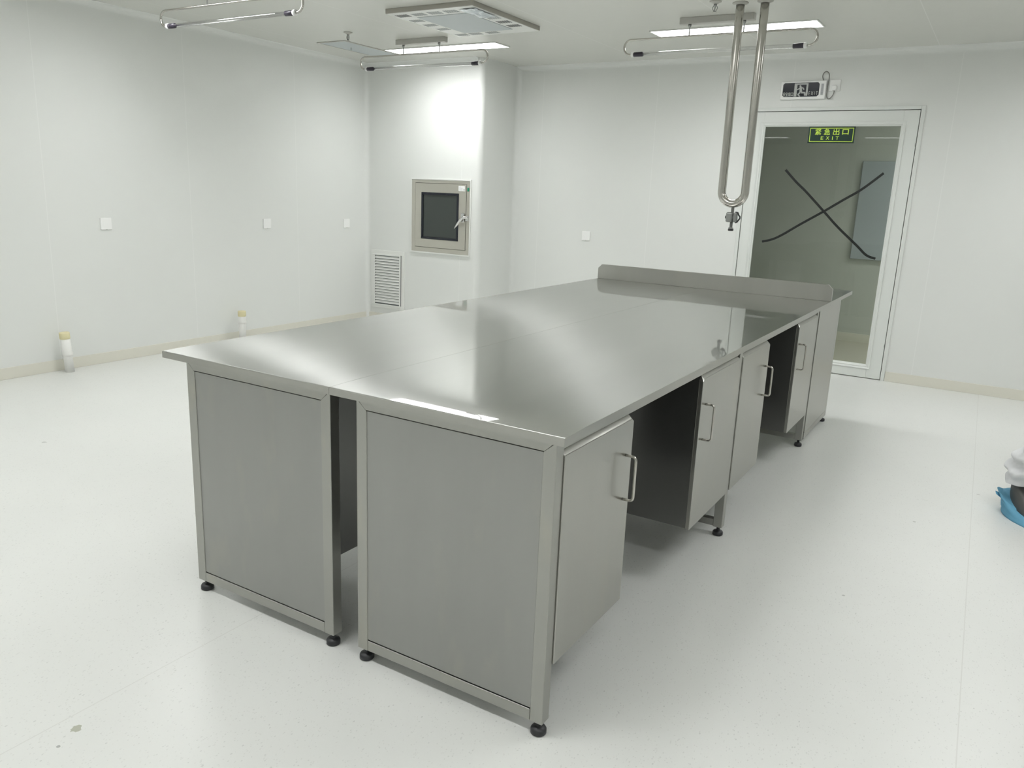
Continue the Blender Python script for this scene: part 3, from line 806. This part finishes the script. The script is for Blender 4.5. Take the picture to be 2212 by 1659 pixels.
# two tape strips crossed over the glass
def tape(pts, y0, label):
    P = smooth_path([(x, 0, z) for x, z in pts], 6); m = MB(); wd = .0095
    b = bmesh.new(); L, R = [], []
    for i, p in enumerate(P):
        t = (P[min(i+1, len(P)-1)]-P[max(i-1, 0)]).normalized(); n = Vector((-t.z, 0, t.x))
        L.append(p+n*wd); R.append(p-n*wd)
    front = [[b.verts.new((q.x, y0-.0006, q.z)) for q in s] for s in (L, R)]
    back = [[b.verts.new((q.x, y0, q.z)) for q in s] for s in (L, R)]
    for i in range(len(P)-1):
        b.faces.new((front[0][i], front[0][i+1], front[1][i+1], front[1][i]))
        b.faces.new((back[0][i], back[1][i], back[1][i+1], back[0][i+1]))
        for s in (0, 1): b.faces.new((front[s][i], back[s][i], back[s][i+1], front[s][i+1]))
    for e in (0, -1): b.faces.new((front[0][e], front[1][e], back[1][e], back[0][e]))
    bmesh.ops.recalc_face_normals(b, faces=b.faces[:])
    m._merge(b)
    c = P[len(P)//2]
    return tag(m.build('tape_strip', M['tape'], loc=(c.x, y0, c.z)), label, 'tape', 'black tape crossed on the door glass')
tape([(.657, 1.665), (.755, 1.569), (.847, 1.490), (1.002, 1.342), (1.131, 1.218), (1.292, 1.082), (1.376, 1.009), (1.449, .985)], GY-.0003, 'black tape strip on the door glass running from upper left down to lower right')
tape([(1.418, 1.656), (1.274, 1.527), (1.139, 1.434), (1.003, 1.339), (.827, 1.223), (.693, 1.130), (.613, 1.086), (.529, 1.061)], GY-.0012, 'black tape strip on the door glass running from upper right down to lower left')

# ------------------------------------------------------------------ pass-through hatch in the pier
root = thing('pass_through_hatch', (-2.455, YC, 1.12), 'stainless pass-through hatch with a dark window, set in the corner pier', 'hatch')
hx0, hx1, hz0, hz1 = -2.806, -2.104, .772, 1.472
def ring_plate(m, o, i, y0, y1):
    b = bmesh.new()
    def loop(r_, y): return [b.verts.new(p) for p in ((r_[0], y, r_[2]), (r_[1], y, r_[2]), (r_[1], y, r_[3]), (r_[0], y, r_[3]))]
    oa, ia, ob_, ib = loop(o, y0), loop(i, y0), loop(o, y1), loop(i, y1)
    for k in range(4):
        n_ = (k+1) % 4
        b.faces.new((oa[k], oa[n_], ia[n_], ia[k])); b.faces.new((ob_[k], ib[k], ib[n_], ob_[n_]))
        b.faces.new((oa[k], ob_[k], ob_[n_], oa[n_])); b.faces.new((ia[k], ia[n_], ib[n_], ib[k]))
    bmesh.ops.recalc_face_normals(b, faces=b.faces[:])
    bmesh.ops.bevel(b, geom=[e for e in b.edges if e.calc_face_angle(0) > 1], offset=.0012, segments=1, affect='EDGES')
    m._merge(b); return m
def frame4(m, x0, x1, z0, z1, t, y0, y1, bev=.001):
    m.box(x0, x1, y0, y1, z1-t, z1, bev=bev, seg=1); m.box(x0, x1, y0, y1, z0, z0+t, bev=bev, seg=1)
    m.box(x0, x0+t, y0, y1, z0+t, z1-t, bev=bev, seg=1); m.box(x1-t, x1, y0, y1, z0+t, z1-t, bev=bev, seg=1)
    return m
frame4(MB(), hx0-.014, hx1+.014, hz0-.014, hz1+.016, .0135, YC-.012, YC).build('wall_trim', M['whitemetal'], root)
dx0, dx1, dz0, dz1 = hx0+.047, hx1-.040, hz0+.047, hz1-.031
MB().box(dx0-.003, dx1+.003, YC-.0008, YC, dz0-.003, dz1+.003).build('door_gap', M['gap'], root)
ring_plate(MB(), (hx0, hx1, hz0, hz1), (dx0-.003, dx1+.003, dz0-.003, dz1+.003), YC-.012, YC).build('frame', M['hatch_steel'], root)
wx0, wx1, wz0, wz1 = -2.683, -2.229, .900, 1.354
d = MB()
ring_plate(d, (dx0, dx1, dz0, dz1), (wx0, wx1, wz0, wz1), YC-.015, YC-.001)
dr = d.build('door', M['hatch_steel'], root)
frame4(MB(), wx0+.0005, wx1-.0005, wz0+.0005, wz1-.0005, .022, YC-.020, YC-.001, .002).build('window_gasket', M['signblack'], dr)
MB().box(wx0+.021, wx1-.021, YC-.010, YC-.002, wz0+.021, wz1-.021, bev=.001, seg=1).build('window_glass', M['darkglass'], dr)
MB().box(-2.232, -2.156, YC-.0188, YC-.0175, 1.378, 1.426).build('info_label', M['white'], dr)
li = MB()
for zz in (1.416, 1.406, 1.396, 1.387): li.box(-2.225, -2.185 if zz != 1.416 else -2.205, YC-.0192, YC-.0187, zz, zz+.002)
li.box(-2.172, -2.162, YC-.0192, YC-.0187, 1.386, 1.398)
li.build('label_print', M['barcode_ink'], dr)
h = MB()
h.box(-2.190, -2.150, YC-.034, YC-.018, 1.085, 1.175, bev=.006)
h.box(-2.140, -2.106, YC-.030, YC-.011, 1.100, 1.150, bev=.005)
h.tube([(-2.110, YC-.032, 1.135), (-2.150, YC-.050, 1.132), (-2.185, YC-.058, 1.100), (-2.215, YC-.058, 1.062), (-2.243, YC-.056, 1.026)], [.011, .013, .012, .010, .009], 14)
h.build('latch_handle', M['chrome'], dr)
MB().box(-2.132, -2.112, YC-.017, YC-.011, 1.378, 1.412, bev=.002).build('green_switch', M['green'], root)

# low louvred return grille
root = thing('air_grille', (-3.12, YC, .44), 'white louvred air grille low on the corner pier beside the left wall', 'vent')
frame4(MB(), -3.341, -2.897, .140, .746, .040, YC-.014, YC, .002).build('outer_frame', M['whitemetal'], root)
frame4(MB(), -3.306, -2.943, .165, .710, .017, YC-.020, YC-.0135, .002).build('inner_frame', M['whitemetal'], root)
MB().box(-3.300, -2.938, YC-.0055, YC-.0005, .18, .706).build('dark_cavity', M['slotgrey'], root)
lv = MB(); z = .196; n = 17; st = (.690-.196)/n
for k in range(n):
    zc = .196+st*(k+.5)
    lv.prism([(YC-.019, zc-.013), (YC-.0175, zc-.013), (YC-.0058, zc+.009), (YC-.0073, zc+.009)], 'x', -3.289, -2.960)
lv.build('louvre_blades', M['whitemetal'], root)

# ------------------------------------------------------------------ pipe stubs in the floor
def stub(y, h, ring, lean, label, x=-3.315):
    root = thing('pipe_stub', (x, y, 0), label, 'pipe', 'capped pipe stubs')
    def c(z): return (x+lean[0]*z, y+lean[1]*z, z)
    def tubez(zs, rs): 
        return MB().tube([c(z) for z in zs], rs, 24)
    tubez([0, h-.03], [.030, .030]).build('pipe', M['pvc'], root)
    tubez([ring-.006, ring-.004, ring+.012, ring+.022, h-.010], [.0315, .0355, .0355, .0328, .0325]).build('coupling', M['pvc'], root)
    tubez([h-.047, h-.045, h-.005, h, h+.002], [.0325, .0345, .035, .033, .012]).build('tape_wrap', M['masking'], root)
stub(1.530, .292, .125, (0, -.06), 'white pipe stub with yellowed tape cap, by the left wall nearest the camera')
stub(3.090, .278, .175, (0, .0), 'white pipe stub with yellowed tape cap, farther along the left wall behind the bench top')

# ------------------------------------------------------------------ person at the right edge
def skin_mesh(name, nodes, edges, mat, levels=2, loc=(0, 0, 0)):
    """nodes: (x,y,z,rx[,ry]); grown with a Skin modifier, then made a plain mesh"""
    me = bpy.data.meshes.new(name)
    me.from_pydata([n[:3] for n in nodes], edges, [])
    ob = bpy.data.objects.new(name, me); COL.objects.link(ob)
    ob.modifiers.new('s', 'SKIN')
    for i, n in enumerate(nodes):
        sv = me.skin_vertices[0].data[i]; sv.radius = (n[3], n[4] if len(n) > 4 else n[3]); sv.use_root = (i == 0)
    ss = ob.modifiers.new('u', 'SUBSURF'); ss.levels = levels; ss.render_levels = levels
    bpy.context.view_layer.update()
    m2 = bpy.data.meshes.new_from_object(ob.evaluated_get(bpy.context.evaluated_depsgraph_get()))
    bpy.data.objects.remove(ob); bpy.data.meshes.remove(me)
    for p in m2.polygons: p.use_smooth = True
    m2.materials.clear(); m2.materials.append(mat)
    m2.name = name
    return m2
AX, AY = 2.568, 2.735          # visible ankle
PB = Vector((2.95, 2.62, 0))
body_nodes = [
 (2.98, 2.64, .93, .095, .08),   # 0 pelvis
 (2.99, 2.63, 1.08, .125, .095), (3.00, 2.62, 1.25, .145, .10), (3.01, 2.61, 1.40, .13, .085),  # 1-3 spine
 (3.02, 2.60, 1.50, .055), (3.03, 2.585, 1.575, .058), (3.035, 2.575, 1.66, .078, .09), (3.035, 2.575, 1.73, .06, .07),  # 4-7 neck, head
 (2.88, 2.66, .86, .07), (2.74, 2.62, .50, .052), (AX+.03, AY, .15, .036), (AX+.02, AY-.01, .075, .042),   # 8-11 near leg
 (3.08, 2.60, .86, .07), (3.12, 2.50, .48, .062), (3.17, 2.56, .13, .040), (3.17, 2.55, .075, .042),      # 12-15 other leg
 (2.85, 2.63, 1.43, .055), (2.80, 2.66, 1.16, .042), (2.82, 2.52, .95, .030),                        # 16-18 arm
 (3.19, 2.59, 1.43, .055), (3.25, 2.62, 1.16, .042), (3.27, 2.47, .96, .030),                        # 19-21 arm
 (AX+.06, AY-.13, .045, .036, .03), (3.20, 2.42, .045, .036, .03),                                   # 22,23 feet
 (2.825, 2.485, .90, .034, .018), (3.275, 2.435, .91, .034, .018)]                                   # 24,25 palms
body_edges = [(0, 1), (1, 2), (2, 3), (3, 4), (4, 5), (5, 6), (6, 7), (0, 8), (8, 9), (9, 10), (10, 11), (0, 12), (12, 13), (13, 14), (14, 15),
 (3, 16), (16, 17), (17, 18), (3, 19), (19, 20), (20, 21), (11, 22), (15, 23), (18, 24), (21, 25)]
k = len(body_nodes)
for pi, (px, py, pz), thumb in ((24, (2.825, 2.485, .90), 1), (25, (3.275, 2.435, .91), -1)):
    for j, L in enumerate((.070, .080, .075, .060)):
        ox = (-.027+.018*j)*(1)
        a = (px+ox, py-.012, pz-.045); b_ = (px+ox, py-.022, pz-.045-L*.5); c_ = (px+ox, py-.010, pz-.045-L)
        body_nodes += [(*a, .0095), (*b_, .0088), (*c_, .0078)]
        body_edges += [(pi, k), (k, k+1), (k+1, k+2)]; k += 3
    body_nodes += [(px+thumb*.035, py-.02, pz-.012, .011), (px+thumb*.042, py-.035, pz-.045, .009)]
    body_edges += [(pi, k), (k, k+1)]; k += 2
me = skin_mesh('person', [tuple(Vector(n[:3])-PB)+tuple(n[3:]) for n in body_nodes], body_edges, M['skin'])
person = bpy.data.objects.new('person', me); COL.objects.link(person); person.location = PB
ORG[person.name] = PB.copy()
tag(person, 'person at the right edge showing a white trouser cuff and blue shoe cover', 'person')
def child_mesh(name, nodes, edges, mat):
    m_ = skin_mesh(name, [tuple(Vector(n[:3])-PB)+tuple(n[3:]) for n in nodes], edges, mat)
    o = bpy.data.objects.new(name, m_); COL.objects.link(o); o.parent = person; ORG[o.name] = PB.copy(); return o
child_mesh('coat', [(2.98, 2.64, .80, .20, .165), (2.99, 2.63, 1.08, .15, .115), (3.00, 2.62, 1.25, .165, .12), (3.01, 2.61, 1.42, .145, .098), (3.02, 2.60, 1.52, .072),
  (2.845, 2.63, 1.44, .068), (2.795, 2.66, 1.16, .056), (2.82, 2.525, .965, .045), (3.195, 2.59, 1.44, .068), (3.255, 2.62, 1.16, .056), (3.27, 2.475, .975, .045)],
  [(0, 1), (1, 2), (2, 3), (3, 4), (3, 5), (5, 6), (6, 7), (3, 8), (8, 9), (9, 10)], M['cloth'])
child_mesh('hair', [(3.037, 2.595, 1.745, .072, .085), (3.04, 2.625, 1.69, .07, .065), (3.04, 2.63, 1.62, .05, .045)], [(0, 1), (1, 2)], M['hair'])
fc = MB()
hd = Vector((3.035, 2.575, 1.655)); fwd = Vector((-.1, -1, 0)).normalized(); sd = Vector((0, 0, 1)).cross(fwd)
def sph(m, c, r, sc=(1, 1, 1)):
    b = bmesh.new(); bmesh.ops.create_uvsphere(b, u_segments=14, v_segments=10, radius=r)
    for v in b.verts: v.co = Vector((v.co.x*sc[0], v.co.y*sc[1], v.co.z*sc[2]))+Vector(c)
    m._merge(b, True)
sph(fc, hd+fwd*.088+Vector((0, 0, -.012)), .013, (.8, 1.1, 1.6))
for s in (-1, 1): sph(fc, hd+sd*s*.082+Vector((0, .01, -.005)), .02, (.4, 1, 1.5))
fc.build('face_features', M['skin'], person)
ey = MB()
for s in (-1, 1): sph(ey, hd+fwd*.078+sd*s*.03+Vector((0, 0, .012)), .008, (1.3, .7, .8))
sph(ey, hd+fwd*.081+Vector((0, 0, -.05)), .012, (1.8, .5, .4))
ey.build('eyes_and_mouth', M['hair'], person)
# trousers: upper part grown on the hips, then loose legs with bunched cuffs
def loose_leg(m, path, seed, n=64):
    """path: (x,y,z,radius)"""
    P = [Vector(p[:3]) for p in path]; R = [p[3] for p in path]
    dense, rad = [], []
    for i in range(len(P)-1):
        k_ = 16
        for j in range(k_):
            t = j/k_; dense.append(P[i].lerp(P[i+1], t)); rad.append(R[i]*(1-t)+R[i+1]*t)
    dense.append(P[-1]); rad.append(R[-1])
    rings = []
    for c, r in zip(dense, rad):
        ring = []
        for q in range(n):
            t = 2*PI*q/n
            low = max(0, 1-abs(c.z-.24)/.16)
            w_ = noise.noise(Vector((math.cos(t)*1.6+seed, math.sin(t)*1.6, c.z*16)))*(.012+.022*low)
            w_ += .007*low*noise.noise(Vector((math.cos(t)*4+seed, math.sin(t)*4, c.z*42)))
            fold = .012*low*math.sin(c.z*90+2*math.cos(t+seed))
            rr = r*(1+0)+w_+fold
            ring.append((c.x+rr*math.cos(t), c.y+rr*math.sin(t), c.z+.014*low*math.cos(t-1.2)*math.sin(t*2+seed)))
        rings.append(ring)
    m.rings(rings, cap=True)
tr = MB()
loose_leg(tr, [(AX+.024, AY, .150, .078), (AX+.024, AY, .18, .080), (AX+.045, AY-.012, .225, .106), (AX+.064, AY-.02, .29, .108), (AX+.095, AY-.03, .36, .104), (2.745, 2.625, .52, .100), (2.885, 2.655, .86, .125), (2.955, 2.645, 1.03, .125)], 1.7)
loose_leg(tr, [(3.17, 2.57, .12, .085), (3.165, 2.565, .22, .085), (3.12, 2.51, .50, .092), (3.075, 2.60, .86, .125), (3.02, 2.635, 1.03, .13)], 5.1)
tr.build('trousers', M['cloth'], person)
def shoe(m, hx, hy, dirx, diry, L, wd, z0, z1, n=28, rows=9, rag=0.0, top_in=.75, seed=0):
    """shoe-like shell: outline around heel (hx,hy) pointing along dir"""
    f = Vector((dirx, diry, 0)).normalized(); s = Vector((-f.y, f.x, 0))
    rings = []
    for r in range(rows+1):
        t = r/rows; z = z0+(z1-z0)*t
        ring = []
        for q in range(n):
            a = 2*PI*q/n
            u = (1-math.cos(a))/2                 # 0 heel .. 1 toe
            half = wd*(.80+.25*math.sin(PI*min(1, u*1.15)))*math.sin(a)
            along = L*u*(1-.45*t**1.5)
            g = 1-(1-top_in)*t**2
            hz = z-(z1-z0)*.62*t*max(0, u-.35)*1.5
            edge = rag*t*noise.noise(Vector((a*2.2+seed, r*.9, seed)))
            p = Vector((hx, hy, 0))+f*(along-.0+ (0 if u > .2 else -.006*(1-t)*0))+s*half*g
            p += (f*-math.cos(a)*-1*0 + s*math.sin(a))*edge
            p.z = max(hz+edge*.5, z0)
            ring.append(p)
        rings.append(ring)
    m.rings(rings, cap=True)
fdx, fdy = .42, -.91
s1 = MB(); shoe(s1, AX-.022, AY+.062, fdx, fdy, .28, .047, .030, .215, top_in=.92); s1.build('shoe', M['shoe'], person)
s2 = MB(); shoe(s2, 3.165, 2.635, .1, -1, .28, .050, .014, .20, top_in=.95); s2.build('shoe', M['shoe'], person)
c1 = MB(); shoe(c1, AX-.040, AY+.070, fdx, fdy, .335, .066, .0, .098, rag=.030, top_in=1.0, seed=2.4)
# loose flap of the cover sticking out behind the heel
fl = [Vector((AX-.045, AY+.03, .070)), Vector((AX-.095, AY-.012, .092)), Vector((AX-.090, AY-.03, .082)), Vector((AX-.040, AY-.035, .05))]
b = bmesh.new(); vs = [b.verts.new(p) for p in fl]; b.faces.new(vs)
r_ = bmesh.ops.extrude_face_region(b, geom=b.faces[:]); bmesh.ops.translate(b, verts=[e for e in r_['geom'] if isinstance(e, bmesh.types.BMVert)], vec=(.012, 0, -.006))
bmesh.ops.recalc_face_normals(b, faces=b.faces[:]); c1._merge(b)
c1.build('shoe_cover', M['blue'], person)
c2 = MB(); shoe(c2, 3.160, 2.645, .1, -1, .32, .06, .0, .10, rag=.02, top_in=1.0, seed=6.4); c2.build('shoe_cover', M['blue'], person)

# ------------------------------------------------------------------ world, camera, view
wd_ = bpy.data.worlds.new('world'); S.world = wd_; wd_.use_nodes = True
wd_.node_tree.nodes['Background'].inputs[0].default_value = (.02, .02, .02, 1)

f_px, W_, Hh_ = 1712.1, 2212, 1659
yaw, pitch, roll = .5423, -.2405, .0408
fwd = Vector((-math.sin(yaw)*math.cos(pitch), math.cos(yaw)*math.cos(pitch), math.sin(pitch)))
right = Vector((math.cos(yaw), math.sin(yaw), 0)); up = right.cross(fwd)
r2 = right*math.cos(roll)+up*math.sin(roll); u2 = -right*math.sin(roll)+up*math.cos(roll)
cam = bpy.data.cameras.new('camera'); co = bpy.data.objects.new('camera', cam); COL.objects.link(co)
cam.sensor_fit = 'HORIZONTAL'; cam.sensor_width = 36; cam.lens = f_px/W_*36; cam.clip_start = .05; cam.clip_end = 100
co.matrix_world = Matrix(((r2.x, u2.x, -fwd.x, 2.3242), (r2.y, u2.y, -fwd.y, -1.5994), (r2.z, u2.z, -fwd.z, 1.4138), (0, 0, 0, 1)))
S.camera = co
S.view_settings.view_transform = 'Standard'; S.view_settings.look = 'None'
S.view_settings.gamma = 1.0; S.view_settings.use_curve_mapping = False
S.view_settings.exposure = 0.0
